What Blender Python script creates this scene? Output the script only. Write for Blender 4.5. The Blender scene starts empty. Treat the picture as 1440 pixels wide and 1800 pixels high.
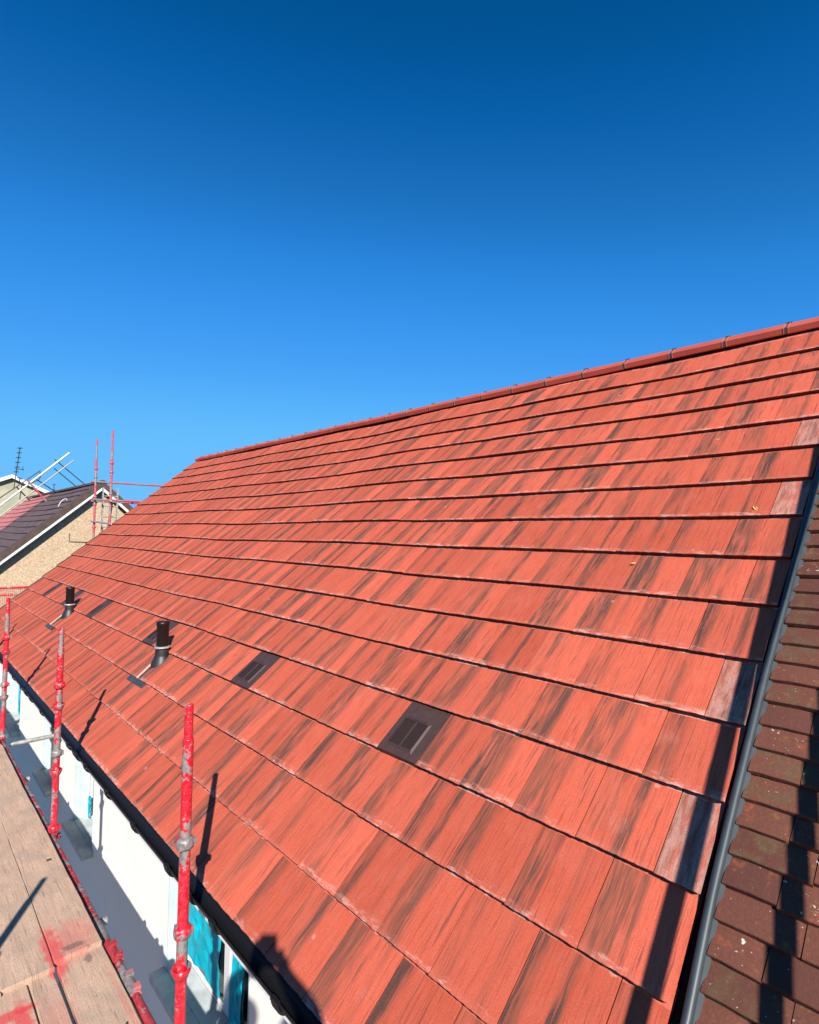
import bpy, bmesh, math, random
from mathutils import Vector, Matrix
R = math.radians
rng = random.Random(7)
S = bpy.context.scene
COL = S.collection

# ------------------------------------------------------------------ camera
CAM_POS = Vector((-0.7222, 1.2909, 1.9002))
yaw, pitch, roll = -0.754003, 0.0405868, 0.0144382
fw = Vector((math.cos(pitch)*math.cos(yaw), math.cos(pitch)*math.sin(yaw), math.sin(pitch)))
rt = fw.cross(Vector((0, 0, 1))).normalized()
up = rt.cross(fw)
r2 = rt*math.cos(roll) + up*math.sin(roll)
u2 = up*math.cos(roll) - rt*math.sin(roll)
cd = bpy.data.cameras.new('camera')
cam = bpy.data.objects.new('camera', cd)
COL.objects.link(cam)
cam.matrix_world = Matrix.Translation(CAM_POS) @ Matrix((r2, u2, -fw)).transposed().to_4x4()
cd.sensor_fit = 'HORIZONTAL'
cd.sensor_width = 36.0
cd.lens = 967.78/1440*36
cd.clip_start = 0.05
cd.clip_end = 3000
S.camera = cam

# ------------------------------------------------------------------ sky, sun, exposure
SUN = Vector((-0.71003, 0.41774, 0.56688)).normalized()
SUN_EL = math.asin(SUN.z)
SUN_ROT = math.atan2(SUN.x, SUN.y)
EXPO = 0.965          # the phone exposed for the shaded side
ALB = 0.75            # overall reflectance scale of the surfaces
SKY_CURVE = (((0, 0), (.0516, .0006), (.0599, .0030), (.0756, .013), (.0983, .027), (.1527, .064), (.256, .128), (.40, .150), (.7, .16), (1, .165)),
             ((0, 0), (.0915, .084), (.1056, .112), (.1325, .168), (.172, .250), (.26, .361), (.412, .503), (.6, .53), (.8, .54), (1, .55)),
             ((0, 0), (.1767, .287), (.2013, .392), (.2472, .527), (.3107, .745), (.4359, .922), (.60, .985), (.8, .99), (1, .99)))
W = bpy.data.worlds.new('World')
S.world = W
W.use_nodes = True
wn = W.node_tree
wn.nodes.clear()
sky = wn.nodes.new('ShaderNodeTexSky')
sky.sky_type = 'NISHITA'
sky.sun_disc = False
sky.sun_elevation = SUN_EL
sky.sun_rotation = SUN_ROT
sky.altitude = 0
sky.air_density = 1.0
sky.dust_density = 0.3
sky.ozone_density = 3.0
bg = wn.nodes.new('ShaderNodeBackground')
bg.inputs['Strength'].default_value = 0.06
wo = wn.nodes.new('ShaderNodeOutputWorld')
# the phone renders a clear sky far more saturated than the raw model: one per-channel grade for the whole dome
def wmul(sock, k):
    v = wn.nodes.new('ShaderNodeVectorMath'); v.operation = 'SCALE'; v.inputs['Scale'].default_value = k
    wn.links.new(sock, v.inputs[0]); return v.outputs[0]
rc_ = wn.nodes.new('ShaderNodeRGBCurve')
rc_.mapping.extend = 'HORIZONTAL'
for ci, pts in enumerate(SKY_CURVE):
    cv = rc_.mapping.curves[ci]
    cv.points[0].location = pts[0]; cv.points[1].location = pts[-1]
    for q in pts[1:-1]: cv.points.new(*q)
rc_.mapping.update()
wn.links.new(wmul(sky.outputs[0], .0765), rc_.inputs['Color'])
wn.links.new(wmul(rc_.outputs[0], 1/(.06*2**EXPO)), bg.inputs[0])
wn.links.new(bg.outputs[0], wo.inputs[0])
sd = bpy.data.lights.new('sun', 'SUN')
sd.energy = 5.0
sd.angle = R(0.53)
sd.color = (1.0, 0.94, 0.86)
sun = bpy.data.objects.new('sun', sd)
COL.objects.link(sun)
sun.rotation_euler = SUN.to_track_quat('Z', 'Y').to_euler()
S.view_settings.view_transform = 'Standard'
S.view_settings.look = 'None'
S.view_settings.gamma = 1.0
S.view_settings.use_curve_mapping = False
S.view_settings.exposure = EXPO
S.render.engine = 'CYCLES'

# ------------------------------------------------------------------ small helpers
class NT:
    """tiny node-graph helper"""
    def __init__(self, name):
        self.m = bpy.data.materials.new(name)
        self.m.use_nodes = True
        self.t = self.m.node_tree
        self.b = self.t.nodes['Principled BSDF']
    def n(self, kind, **kw):
        x = self.t.nodes.new('ShaderNode'+kind)
        for k, v in kw.items():
            setattr(x, k, v)
        return x
    def put(self, sock, v):
        if isinstance(v, bpy.types.NodeSocket):
            self.t.links.new(v, sock)
        elif isinstance(v, (tuple, list)) and len(v) == 3 and sock.type == 'RGBA':
            sock.default_value = (*v, 1)
        else:
            sock.default_value = v
    def math(self, op, a, b=0.0, c=0.0):
        x = self.n('Math', operation=op)
        self.put(x.inputs[0], a); self.put(x.inputs[1], b); self.put(x.inputs[2], c)
        return x.outputs[0]
    def sep(self, v):
        x = self.n('SeparateXYZ'); self.put(x.inputs[0], v); return x.outputs
    def comb(self, a, b, c=0.0):
        x = self.n('CombineXYZ')
        self.put(x.inputs[0], a); self.put(x.inputs[1], b); self.put(x.inputs[2], c)
        return x.outputs[0]
    def vadd(self, a, b):
        x = self.n('VectorMath', operation='ADD'); self.put(x.inputs[0], a); self.put(x.inputs[1], b); return x.outputs[0]
    def vmul(self, a, b):
        x = self.n('VectorMath', operation='MULTIPLY'); self.put(x.inputs[0], a); self.put(x.inputs[1], b); return x.outputs[0]
    def noise(self, v, scale=1.0, detail=3.0, rough=0.55, dist=0.0):
        x = self.n('TexNoise'); self.put(x.inputs['Vector'], v)
        x.inputs['Scale'].default_value = scale; x.inputs['Detail'].default_value = detail
        x.inputs['Roughness'].default_value = rough; x.inputs['Distortion'].default_value = dist
        return x.outputs[0]
    def voro(self, v, scale=1.0):
        x = self.n('TexVoronoi'); self.put(x.inputs['Vector'], v); x.inputs['Scale'].default_value = scale
        return x.outputs['Distance'], x.outputs['Color']
    def white(self, v):
        x = self.n('TexWhiteNoise', noise_dimensions='3D'); self.put(x.inputs['Vector'], v)
        return x.outputs['Value'], x.outputs['Color']
    def step(self, v, a, b, x0=0.0, x1=1.0):
        x = self.n('MapRange', interpolation_type='SMOOTHSTEP')
        self.put(x.inputs[0], v); self.put(x.inputs[1], a); self.put(x.inputs[2], b)
        self.put(x.inputs[3], x0); self.put(x.inputs[4], x1)
        return x.outputs[0]
    def mix(self, f, a, b):
        x = self.n('Mix', data_type='RGBA')
        self.put(x.inputs[0], f); self.put(x.inputs[6], a); self.put(x.inputs[7], b)
        return x.outputs[2]
    def bump(self, h, strength=0.3, dist=0.002):
        x = self.n('Bump'); x.inputs['Strength'].default_value = strength; x.inputs['Distance'].default_value = dist
        self.put(x.inputs['Height'], h)
        self.t.links.new(x.outputs[0], self.b.inputs['Normal'])
    def obj(self, o=None):
        x = self.n('TexCoord')
        if o: x.object = o
        return x.outputs['Object']
    def pos(self):
        return self.n('NewGeometry').outputs['Position']
    def out(self, col, rough=0.7, metal=0.0, spec=None):
        col = self.vmul(col, (ALB, ALB, ALB)) if isinstance(col, bpy.types.NodeSocket) else tuple(x*ALB for x in col)
        self.put(self.b.inputs['Base Color'], col); self.put(self.b.inputs['Roughness'], rough)
        self.put(self.b.inputs['Metallic'], metal)
        if spec is not None: self.b.inputs['Specular IOR Level'].default_value = spec
        return self.m

def mesh(name, verts, faces, mats=None, mi=None, smooth=False):
    me = bpy.data.meshes.new(name)
    me.from_pydata([tuple(v) for v in verts], [], faces)
    for m in (mats or []):
        me.materials.append(m)
    if mi:
        me.polygons.foreach_set('material_index', mi)
    if smooth:
        me.polygons.foreach_set('use_smooth', [True]*len(me.polygons))
    me.update()
    return me

def obj(name, me, parent=None, loc=None, rot=None):
    o = bpy.data.objects.new(name, me)
    COL.objects.link(o)
    if parent: o.parent = parent
    if loc is not None: o.location = loc
    if rot is not None: o.rotation_euler = rot
    return o

def tag(o, label=None, cat=None, group=None, kind=None):
    if label: o['label'] = label
    if cat: o['category'] = cat
    if group: o['group'] = group
    if kind: o['kind'] = kind
    return o

def empty(name, loc, label=None, cat=None, group=None):
    o = obj(name, None, None, loc)
    o.empty_display_size = 0.2
    return tag(o, label, cat, group)

class MB:
    """collects shapes; coordinates are given in world space, build() subtracts the origin"""
    def __init__(self):
        self.v = []; self.f = []; self.mi = []; self.sm = []
    def add(self, vs, fs, mi=0, sm=False):
        o = len(self.v)
        self.v += [Vector(p) for p in vs]
        for f in fs:
            self.f.append(tuple(i+o for i in f)); self.mi.append(mi); self.sm.append(sm)
    def box(self, a, b, mi=0, M=None):
        x0, y0, z0 = a; x1, y1, z1 = b
        vs = [Vector(p) for p in ((x0,y0,z0),(x1,y0,z0),(x1,y1,z0),(x0,y1,z0),(x0,y0,z1),(x1,y0,z1),(x1,y1,z1),(x0,y1,z1))]
        if M: vs = [M @ p for p in vs]
        self.add(vs, [(0,3,2,1),(4,5,6,7),(0,1,5,4),(1,2,6,5),(2,3,7,6),(3,0,4,7)], mi)
    def tube(self, a, b, r, r1=None, n=14, mi=0, cap=True, hollow=False):
        a = Vector(a); b = Vector(b); r1 = r if r1 is None else r1
        d = (b-a).normalized()
        s = d.cross(Vector((0,0,1)) if abs(d.z) < .95 else Vector((1,0,0))).normalized(); t = s.cross(d)
        vs = []
        for p, q in ((a, r), (b, r1)):
            for i in range(n):
                c = 2*math.pi*i/n
                vs.append(p + s*(q*math.cos(c)) + t*(q*math.sin(c)))
        self.add(vs, [(i, i+n, (i+1) % n+n, (i+1) % n) for i in range(n)], mi, True)
        if cap and not hollow:
            self.add(vs[:n], [tuple(range(n))], mi); self.add(vs[n:], [tuple(range(n-1, -1, -1))], mi)
        if hollow:
            k = 0.84; L = min(0.12, (b-a).length*.5)
            for p, q, e in ((a, r, d*L), (b, r1, -d*L)):
                ring = [p + s*(q*math.cos(2*math.pi*i/n)) + t*(q*math.sin(2*math.pi*i/n)) for i in range(n)]
                inn = [p + (w-p)*k for w in ring]; dee = [w+e for w in inn]
                self.add(ring+inn+dee, [(i, (i+1) % n, (i+1) % n+n, i+n) for i in range(n)]+[(i+n, (i+1) % n+n, (i+1) % n+2*n, i+2*n) for i in range(n)]+[tuple(range(2*n, 3*n))], mi)
    def path(self, pts, r, n=8, mi=0):
        for a, b in zip(pts, pts[1:]):
            self.tube(a, b, r, n=n, mi=mi)
    def lathe(self, c, prof, n=18, mi=0, axis=None):
        c = Vector(c); vs = []
        for (r, z) in prof:
            for i in range(n):
                a = 2*math.pi*i/n
                vs.append(c + Vector((r*math.cos(a), r*math.sin(a), z)))
        fs = []
        for k in range(len(prof)-1):
            for i in range(n):
                fs.append((k*n+i, k*n+(i+1) % n, (k+1)*n+(i+1) % n, (k+1)*n+i))
        self.add(vs, fs, mi, True)
    def prism(self, prof, a, b, mi=0, closed=True, caps=True):
        """profile of (y,z) swept along x from a to b"""
        n = len(prof)
        vs = [(a, y, z) for y, z in prof]+[(b, y, z) for y, z in prof]
        rg = range(n if closed else n-1)
        self.add(vs, [(i, (i+1) % n, (i+1) % n+n, i+n) for i in rg], mi)
        if closed and caps:
            self.add(vs[:n], [tuple(range(n-1, -1, -1))], mi); self.add(vs[n:], [tuple(range(n))], mi)
    def build(self, name, mats, parent=None, origin=(0, 0, 0), world=None):
        if not isinstance(mats, (list, tuple)): mats = [mats]
        o = Vector(origin)
        me = mesh(name, [p-o for p in self.v], self.f, mats, self.mi)
        me.polygons.foreach_set('use_smooth', self.sm)
        ob = obj(name, me, parent)
        if parent is None: ob.location = o
        else:
            wp = Vector((0, 0, 0)); q = parent
            while q: wp += q.location; q = q.parent
            ob.location = o - wp
        return ob

# ------------------------------------------------------------------ roof frame
TH = 0.71768
CT, ST = math.cos(TH), math.sin(TH)
G = 0.345            # gauge of the new tiles
TW = 0.313           # cover width
LEN = 41.5*TW        # length along the eaves
SR = 5.68            # slope length to the ridge
E_ = Vector((0, -CT, ST)); N_ = Vector((0, ST, CT)); U_ = Vector((1, 0, 0))
RM = Matrix(((E_.x, U_.x, N_.x, 0), (E_.y, U_.y, N_.y, 0), (E_.z, U_.z, N_.z, 0), (0, 0, 0, 1)))
def rp(s, u, h=0.0):
    return U_*u + E_*s + N_*h
GZ = -5.3            # ground level
def wob(u, s):
    """gentle unevenness of the battens, metres"""
    k = max(0.0, min(1.0, (u-4.6)/1.5)); k = k*k*(3-2*k)
    return 0.0050*math.sin(u*1.3+s*.7) + 0.004*math.sin(u*2.9-s*1.1) - 0.018*k*(1-max(0, min(1, (u-7)/5)))

# ------------------------------------------------------------------ materials
def mat_plain(name, col, rough=0.6, metal=0.0, var=0.0, scale=8.0, bump=0.0):
    t = NT(name)
    c = col
    if var or bump:
        n = t.noise(t.pos(), scale, 5)
        c = t.mix(t.step(n, .3, .7), tuple(x*(1-var) for x in col), tuple(min(1, x*(1+var)) for x in col))
        if bump: t.bump(n, bump, .004)
    return t.out(c, rough, metal)

def mat_tile(name, roof, pale=0.0):
    t = NT(name)
    s, u, h = t.sep(t.obj(roof))
    row = t.math('FLOOR', t.math('DIVIDE', t.math('ADD', s, .006), G))
    par = t.math('ABSOLUTE', t.math('MODULO', row, 2.0))
    col = t.math('FLOOR', t.math('DIVIDE', t.math('ADD', u, t.math('MULTIPLY', par, TW/2)), TW))
    sl = t.math('SUBTRACT', s, t.math('MULTIPLY', row, G))
    ul = t.math('SUBTRACT', t.math('ADD', u, t.math('MULTIPLY', par, TW/2)), t.math('MULTIPLY', col, TW))
    val, rc = t.white(t.comb(row, col, 3.0))
    ra, rb, rcc = t.sep(rc)
    off = t.vmul(rc, (61.0, 47.0, 31.0))
    # brown wash on one part of each tile, dark cores inside it, thin stray streaks; all run down the slope
    wig = t.math('MULTIPLY', t.math('SUBTRACT', t.noise(t.vadd(t.comb(t.math('MULTIPLY', s, 6.0), t.math('MULTIPLY', u, 9.0)), off), 1.0, 2), .5), .016)
    uw = t.math('ADD', ul, wig)
    broad = t.noise(t.vadd(t.comb(t.math('MULTIPLY', s, 1.7), t.math('MULTIPLY', uw, 26.0)), off), 1.0, 2.0, .5)
    fine = t.noise(t.vadd(t.comb(t.math('MULTIPLY', s, 5.5), t.math('MULTIPLY', uw, 150.0)), off), 1.0, 4, .62)
    grain = t.noise(t.comb(s, u, h), 230.0, 3, .75)
    mott = t.noise(t.vadd(t.comb(t.math('MULTIPLY', s, 9.0), t.math('MULTIPLY', u, 14.0)), off), 1.0, 4, .6)
    v2, rc2 = t.white(t.comb(row, col, 11.0))
    qa, qb, qc = t.sep(rc2)
    # zone 1 starts hard at the tile's far side and fades inwards, zone 2 is a narrower band anywhere
    jag = t.math('MULTIPLY', t.math('SUBTRACT', fine, .5), .13)
    w1 = t.math('ADD', .045, t.math('MULTIPLY', ra, .17))
    z1 = t.step(t.math('ADD', t.math('SUBTRACT', TW, uw), jag), t.math('MULTIPLY', w1, .80), t.math('ADD', w1, .012), 1.0, 0.0)
    z1 = t.math('MULTIPLY', z1, t.step(qb, .05, .60, .25, 1.0))
    cen = t.math('ADD', .03, t.math('MULTIPLY', qa, .20)); hw = t.math('ADD', .008, t.math('MULTIPLY', rcc, .026))
    dist = t.math('ADD', t.math('ABSOLUTE', t.math('SUBTRACT', uw, cen)), t.math('MULTIPLY', jag, .7))
    z2 = t.math('MULTIPLY', t.step(dist, t.math('MULTIPLY', hw, .8), t.math('ADD', hw, .010), 1.0, 0.0), t.step(v2, .10, .60, .0, 1.0))
    zone = t.math('MAXIMUM', z1, z2)
    lenf = t.step(t.noise(t.vadd(t.comb(t.math('MULTIPLY', s, 3.4), t.math('MULTIPLY', uw, 16.0)), t.vmul(off, (1.7, 1.3, 1.0))), 1.0, 3), .35, .55, .30, 1.0)
    gr2 = t.step(grain, .32, .60, .55, 1.0)
    fl = t.step(fine, .34, .54, .55, 1.0)
    wash = t.math('MULTIPLY', t.math('MULTIPLY', t.math('MULTIPLY', zone, fl), lenf), gr2)
    core = t.step(t.math('ADD', t.math('MULTIPLY', broad, .50), t.math('MULTIPLY', fine, .50)), .475, .555)
    core = t.math('MULTIPLY', t.math('MULTIPLY', core, t.math('MULTIPLY', zone, lenf)), t.math('MULTIPLY', gr2, t.step(qc, .0, .6, .35, 1.0)))
    stray = t.step(t.math('ADD', t.math('MULTIPLY', broad, .45), t.math('MULTIPLY', fine, .55)), .57, .65)
    stray = t.math('MULTIPLY', t.math('MULTIPLY', stray, gr2), .78)
    red = t.mix(rb, (.59, .104, .052), (.69, .136, .074))
    red = t.mix(t.step(mott, .35, .7), red, (.62, .128, .074))
    red = t.mix(t.step(fine, .48, .66, 0, .55), red, (.34, .058, .034))
    brown = t.mix(rcc, (.175, .068, .044), (.265, .086, .054))
    c = t.mix(wash, red, brown)
    c = t.mix(stray, c, (.17, .062, .042))
    c = t.mix(core, c, (.066, .047, .038))
    dust = t.step(t.noise(t.vadd(t.comb(t.math('MULTIPLY', s, 4.0), t.math('MULTIPLY', u, 7.0)), t.vmul(off, (.6, .9, 1.0))), 1.0, 5, .7), .58, .76, 0, .20)
    c = t.mix(t.math('MULTIPLY', dust, gr2), c, (.70, .36, .29))
    # efflorescence smudges along the lower edge, handling dots
    e1 = t.noise(t.vadd(t.comb(t.math('MULTIPLY', s, 55.0), t.math('MULTIPLY', u, 16.0)), off), 1.0, 5, .65)
    e = t.math('MULTIPLY', t.step(sl, .0, .045, 1.0, 0.0), t.step(e1, t.step(rcc, .0, 1.0, .44, .60), t.step(rcc, .0, 1.0, .62, .74)))
    c = t.mix(t.math('MULTIPLY', e, .75), c, (.80, .50, .42))
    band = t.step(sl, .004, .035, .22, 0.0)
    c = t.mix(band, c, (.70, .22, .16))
    dd, dc = t.voro(t.comb(s, u, 0.0), 4.2)
    d1, _, _ = t.sep(dc)
    dot = t.math('MULTIPLY', t.step(dd, .035, .07, 1.0, 0.0), t.math('GREATER_THAN', d1, .74))
    c = t.mix(t.math('MULTIPLY', dot, .42), c, (.85, .42, .36))
    c = t.mix(t.step(grain, .34, .60, .38, 0.0), c, (.19, .04, .026))
    if pale:
        pf = t.math('MULTIPLY', t.step(t.noise(t.comb(t.math('MULTIPLY', s, 8.0), t.math('MULTIPLY', u, 40.0)), 1.0, 5, .7), .34, .66), pale)
        c = t.mix(pf, c, (.62, .36, .29))
        c = t.mix(t.step(t.noise(t.comb(s, u, h), 160, 3, .7), .5, .62, 0, .5), c, (.20, .12, .11))
    tone = t.step(val, 0.0, 1.0, .84, 1.06)
    c = t.vmul(c, t.comb(tone, tone, tone))
    t.bump(t.math('ADD', grain, t.math('MULTIPLY', fine, .5)), .22, .0015)
    return t.out(c, .85, 0, .2)

def mat_plain_tile(name, roof):
    t = NT(name)
    s, u, h = t.sep(t.obj(roof))
    row = t.math('FLOOR', t.math('DIVIDE', t.math('ADD', s, .004), .11))
    par = t.math('ABSOLUTE', t.math('MODULO', row, 2.0))
    colm = t.math('FLOOR', t.math('DIVIDE', t.math('ADD', t.math('ADD', t.math('MINIMUM', u, -.0505), .050), t.math('MULTIPLY', par, t.math('MULTIPLY', .0825, t.math('LESS_THAN', u, -.2975)))), .165))
    val, rc = t.white(t.comb(row, colm, 9.0))
    ra, rb, rcc = t.sep(rc)
    off = t.vmul(rc, (31.0, 17.0, 23.0))
    p = t.vadd(t.comb(s, u, h), off)
    n1 = t.noise(p, 16, 5, .6); n2 = t.noise(p, 90, 4, .7); n3 = t.noise(p, 420, 2, .6)
    c = t.mix(ra, (.125, .046, .034), (.195, .068, .046))
    c = t.mix(t.math('MULTIPLY', t.step(n1, .42, .66), t.step(rb, .35, .85)), c, (.145, .092, .048))
    c = t.mix(t.math('MULTIPLY', t.step(n1, .56, .70), t.math('GREATER_THAN', rcc, .68)), c, (.32, .085, .045))
    c = t.mix(t.step(n2, .35, .75, .4, 0.0), c, (.07, .035, .027))
    c = t.mix(t.math('MULTIPLY', t.step(n2, .62, .72), .35), c, (.30, .16, .12))
    dd, dc = t.voro(t.vadd(p, t.comb(t.math('MULTIPLY', t.noise(p, 120, 2), .025), t.math('MULTIPLY', t.noise(t.vadd(p, (3.1, 1.7, .4)), 120, 2), .025))), 48.0); a1, a2, a3 = t.sep(dc)
    patch = t.step(t.noise(p, 15.0, 3), .60, .63)
    lich = t.math('MULTIPLY', t.math('MULTIPLY', t.step(dd, .20, .38, 1.0, 0.0), patch), t.math('GREATER_THAN', a1, .55))
    lcol = t.mix(t.math('GREATER_THAN', a2, .78), (.70, .66, .56), (.42, .46, .20))
    c = t.mix(t.math('MULTIPLY', lich, t.math('GREATER_THAN', rcc, .62)), c, lcol)
    d3, dc3 = t.voro(p, 140.0); b1, b2, b3 = t.sep(dc3)
    c = t.mix(t.math('MULTIPLY', t.step(d3, .2, .35, .7, 0.0), t.math('GREATER_THAN', b1, .985)), c, (.58, .48, .38))
    och = t.math('MULTIPLY', t.step(t.noise(p, 26.0, 4, .6), .60, .72), t.math('GREATER_THAN', ra, .55))
    c = t.mix(t.math('MULTIPLY', och, .7), c, (.22, .12, .035))
    t.bump(t.math('ADD', n2, t.math('MULTIPLY', n3, .4)), .5, .004)
    return t.out(c, .9, 0, .12)

def mat_paint_tube(name, worn=0.5, red=(.72, .012, .03), scale=1.0):
    t = NT(name)
    x, y, z = t.sep(t.pos())
    p = t.pos()
    n1 = t.noise(t.vmul(p, (1.0, 1.0, .55)), 7*scale, 4, .55)
    n2 = t.noise(p, 45*scale, 5, .6)
    m = t.step(t.math('ADD', t.math('MULTIPLY', n1, .7), t.math('MULTIPLY', n2, .3)), worn-.005, worn+.022)
    r = t.mix(t.step(n2, .35, .7), red, tuple(min(1, c*1.15+.03) for c in red))
    g = t.mix(t.step(n2, .35, .65), (.20, .19, .19), (.36, .32, .31))
    c = t.mix(m, r, g)
    sp = t.step(t.noise(p, 120*scale, 2), .66, .72)
    c = t.mix(t.math('MULTIPLY', sp, .6), c, (.55, .40, .38))
    t.bump(t.math('ADD', n2, m), .25, .002)
    return t.out(c, t.math('ADD', .38, t.math('MULTIPLY', m, .2)), t.math('MULTIPLY', m, .35))

def mat_board():
    t = NT('scaffold_board_wood')
    x, y, z = t.sep(t.pos())
    p = t.pos()
    oi = t.n('ObjectInfo').outputs['Random']
    off = t.comb(t.math('MULTIPLY', oi, 40.0), t.math('MULTIPLY', oi, 13.0))
    q = t.vadd(t.comb(t.math('MULTIPLY', x, 3.0), t.math('MULTIPLY', y, 22.0), t.math('MULTIPLY', z, 22.0)), off)
    g1 = t.noise(q, 1.0, 5, .6, .6); g2 = t.noise(t.vmul(q, (2.0, 5.0, 5.0)), 1.0, 4, .7)
    bl = t.noise(t.vadd(p, off), 5.0, 4, .6); fi = t.noise(p, 150, 4, .7)
    c = t.mix(t.step(g1, .3, .7), (.55, .36, .25), (.68, .46, .325))
    c = t.mix(t.step(bl, .42, .66, 0, .75), c, (.46, .335, .255))
    c = t.mix(t.step(g2, .58, .78, 0, .35), c, (.22, .15, .10))
    c = t.mix(t.step(fi, .36, .62, .55, 0), c, (.34, .235, .165))
    ck = t.noise(t.comb(t.math('MULTIPLY', x, 1.1), t.math('MULTIPLY', y, 60.0)), 1.0, 2)
    c = t.mix(t.step(t.math('ABSOLUTE', t.math('SUBTRACT', ck, .5)), .0, .012, .55, 0), c, (.08, .05, .035))
    # sprayed red paint marks
    for cx, cy, rx, ry, k in ((2.93, .545, .30, .055, .8), (2.98, .43, .22, .13, .35), (2.52, .735, .22, .05, .85), (2.40, .60, .26, .10, .22), (2.62, .80, .05, .14, .85), (2.2, .34, .5, .02, .3)):
        dx = t.math('DIVIDE', t.math('SUBTRACT', x, cx), rx); dy = t.math('DIVIDE', t.math('SUBTRACT', y, cy), ry)
        d = t.math('SQRT', t.math('ADD', t.math('MULTIPLY', dx, dx), t.math('MULTIPLY', dy, dy)))
        d = t.math('ADD', d, t.math('MULTIPLY', t.math('SUBTRACT', t.noise(p, 18, 4), .5), 1.1))
        c = t.mix(t.math('MULTIPLY', t.step(d, .45, 1.1, 1.0, 0.0), t.math('MULTIPLY', t.step(fi, .25, .6, .6, 1.0), k)), c, (.66, .045, .06))
    # black scuffs
    for cx, cy, rx, ry in ((2.90, .455, .035, .085), (2.80, .40, .06, .03)):
        dx = t.math('DIVIDE', t.math('SUBTRACT', x, cx), rx); dy = t.math('DIVIDE', t.math('SUBTRACT', y, cy), ry)
        d = t.math('SQRT', t.math('ADD', t.math('MULTIPLY', dx, dx), t.math('MULTIPLY', dy, dy)))
        d = t.math('ADD', d, t.math('MULTIPLY', t.math('SUBTRACT', t.noise(p, 22, 4), .5), 2.0))
        c = t.mix(t.step(d, .4, .9, .6, 0.0), c, (.10, .085, .08))
    t.bump(t.math('ADD', t.math('ADD', g1, g2), t.math('MULTIPLY', fi, .5)), .5, .004)
    return t.out(c, .85, 0, .2)

def mat_render():
    t = NT('white_render'); p = t.pos()
    n = t.noise(p, 130, 3, .7); b = t.noise(p, 3, 3)
    c = t.mix(t.step(n, .3, .7), (.95, .94, .88), (1.0, .99, .93))
    c = t.mix(t.step(b, .4, .7, 0, .25), c, (.93, .92, .84))
    st = t.noise(t.vmul(p, (3.0, 3.0, .5)), 2.0, 4)
    c = t.mix(t.step(st, .58, .78, 0, .12), c, (.52, .50, .45))
    t.bump(t.math('ADD', n, t.math('MULTIPLY', t.noise(p, 45, 3), .5)), .35, .005)
    return t.out(c, .9, 0, .2)

def mat_pebble():
    t = NT('pebbledash'); p = t.pos()
    d, cc = t.voro(p, 30.0); a, b, c_ = t.sep(cc)
    n = t.noise(p, 1.2, 4); n2 = t.noise(p, 9, 4, .7)
    c = t.mix(a, (.42, .30, .19), (.64, .48, .33))
    c = t.mix(t.step(n2, .54, .74, 0, .6), c, (.27, .185, .11))
    c = t.mix(t.step(n, .4, .75, 0, .3), c, (.40, .28, .17))
    t.bump(d, .7, .01)
    return t.out(c, .95, 0, .1)

M_FELT = mat_plain('roof_underlay', (.03, .028, .03), .9)
M_RENDER = mat_render()
M_PEB = mat_pebble()
M_WHITE = mat_plain('white_upvc', (.80, .80, .80), .35)
M_BLACK = mat_plain('black_plastic', (.008, .008, .008), .42)
M_BLACK.node_tree.nodes['Principled BSDF'].inputs['Specular IOR Level'].default_value = .3
M_BLACKMAT = mat_plain('black_rubber', (.016, .016, .017), .5, 0, .3, 40, .2)
M_LEAD = mat_plain('lead_flashing', (.06, .062, .068), .5, .2, .3, 20, .2)
M_GREYTRIM = mat_plain('grey_trim', (.036, .048, .055), .48, 0, .14, 14, .05)
M_VENT = mat_plain('brown_vent_plastic', (.062, .032, .026), .55, 0, .12, 30)
M_VENTSLOT = mat_plain('brown_vent_grille', (.028, .013, .009), .6)
M_TEAL = mat_plain('pale_teal_liner', (.50, .60, .61), .6, 0, .08, 10)
M_SILL = mat_plain('grey_sill', (.50, .56, .57), .6, 0, .15, 8, .1)
M_FILM = None
M_RED = mat_paint_tube('red_painted_tube', .515, (.56, .004, .02))
M_REDW = mat_paint_tube('worn_red_tube', .50, (.34, .022, .030), .6)
M_REDFAR = mat_paint_tube('faded_red_tube', .53, (.50, .05, .07), .8)
M_GALV = mat_plain('galvanised_tube', (.40, .39, .37), .45, .3, .35, 18, .15)
M_BOARD = mat_board()
M_GROUND = mat_plain('ground_paving', (.07, .066, .06), .9, 0, .3, 1.5, .2)
M_DARKSTEEL = mat_plain('dark_steel', (.045, .04, .04), .5, .4)
M_CUT = mat_plain('cut_tile_edge', (.74, .42, .30), .9, 0, .15, 40)

# ------------------------------------------------------------------ ground
b = MB(); b.add([(-400,-400,GZ),(600,-400,GZ),(600,400,GZ),(-400,400,GZ)], [(0,1,2,3)])
tag(b.build('ground', M_GROUND), kind='structure')

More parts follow.
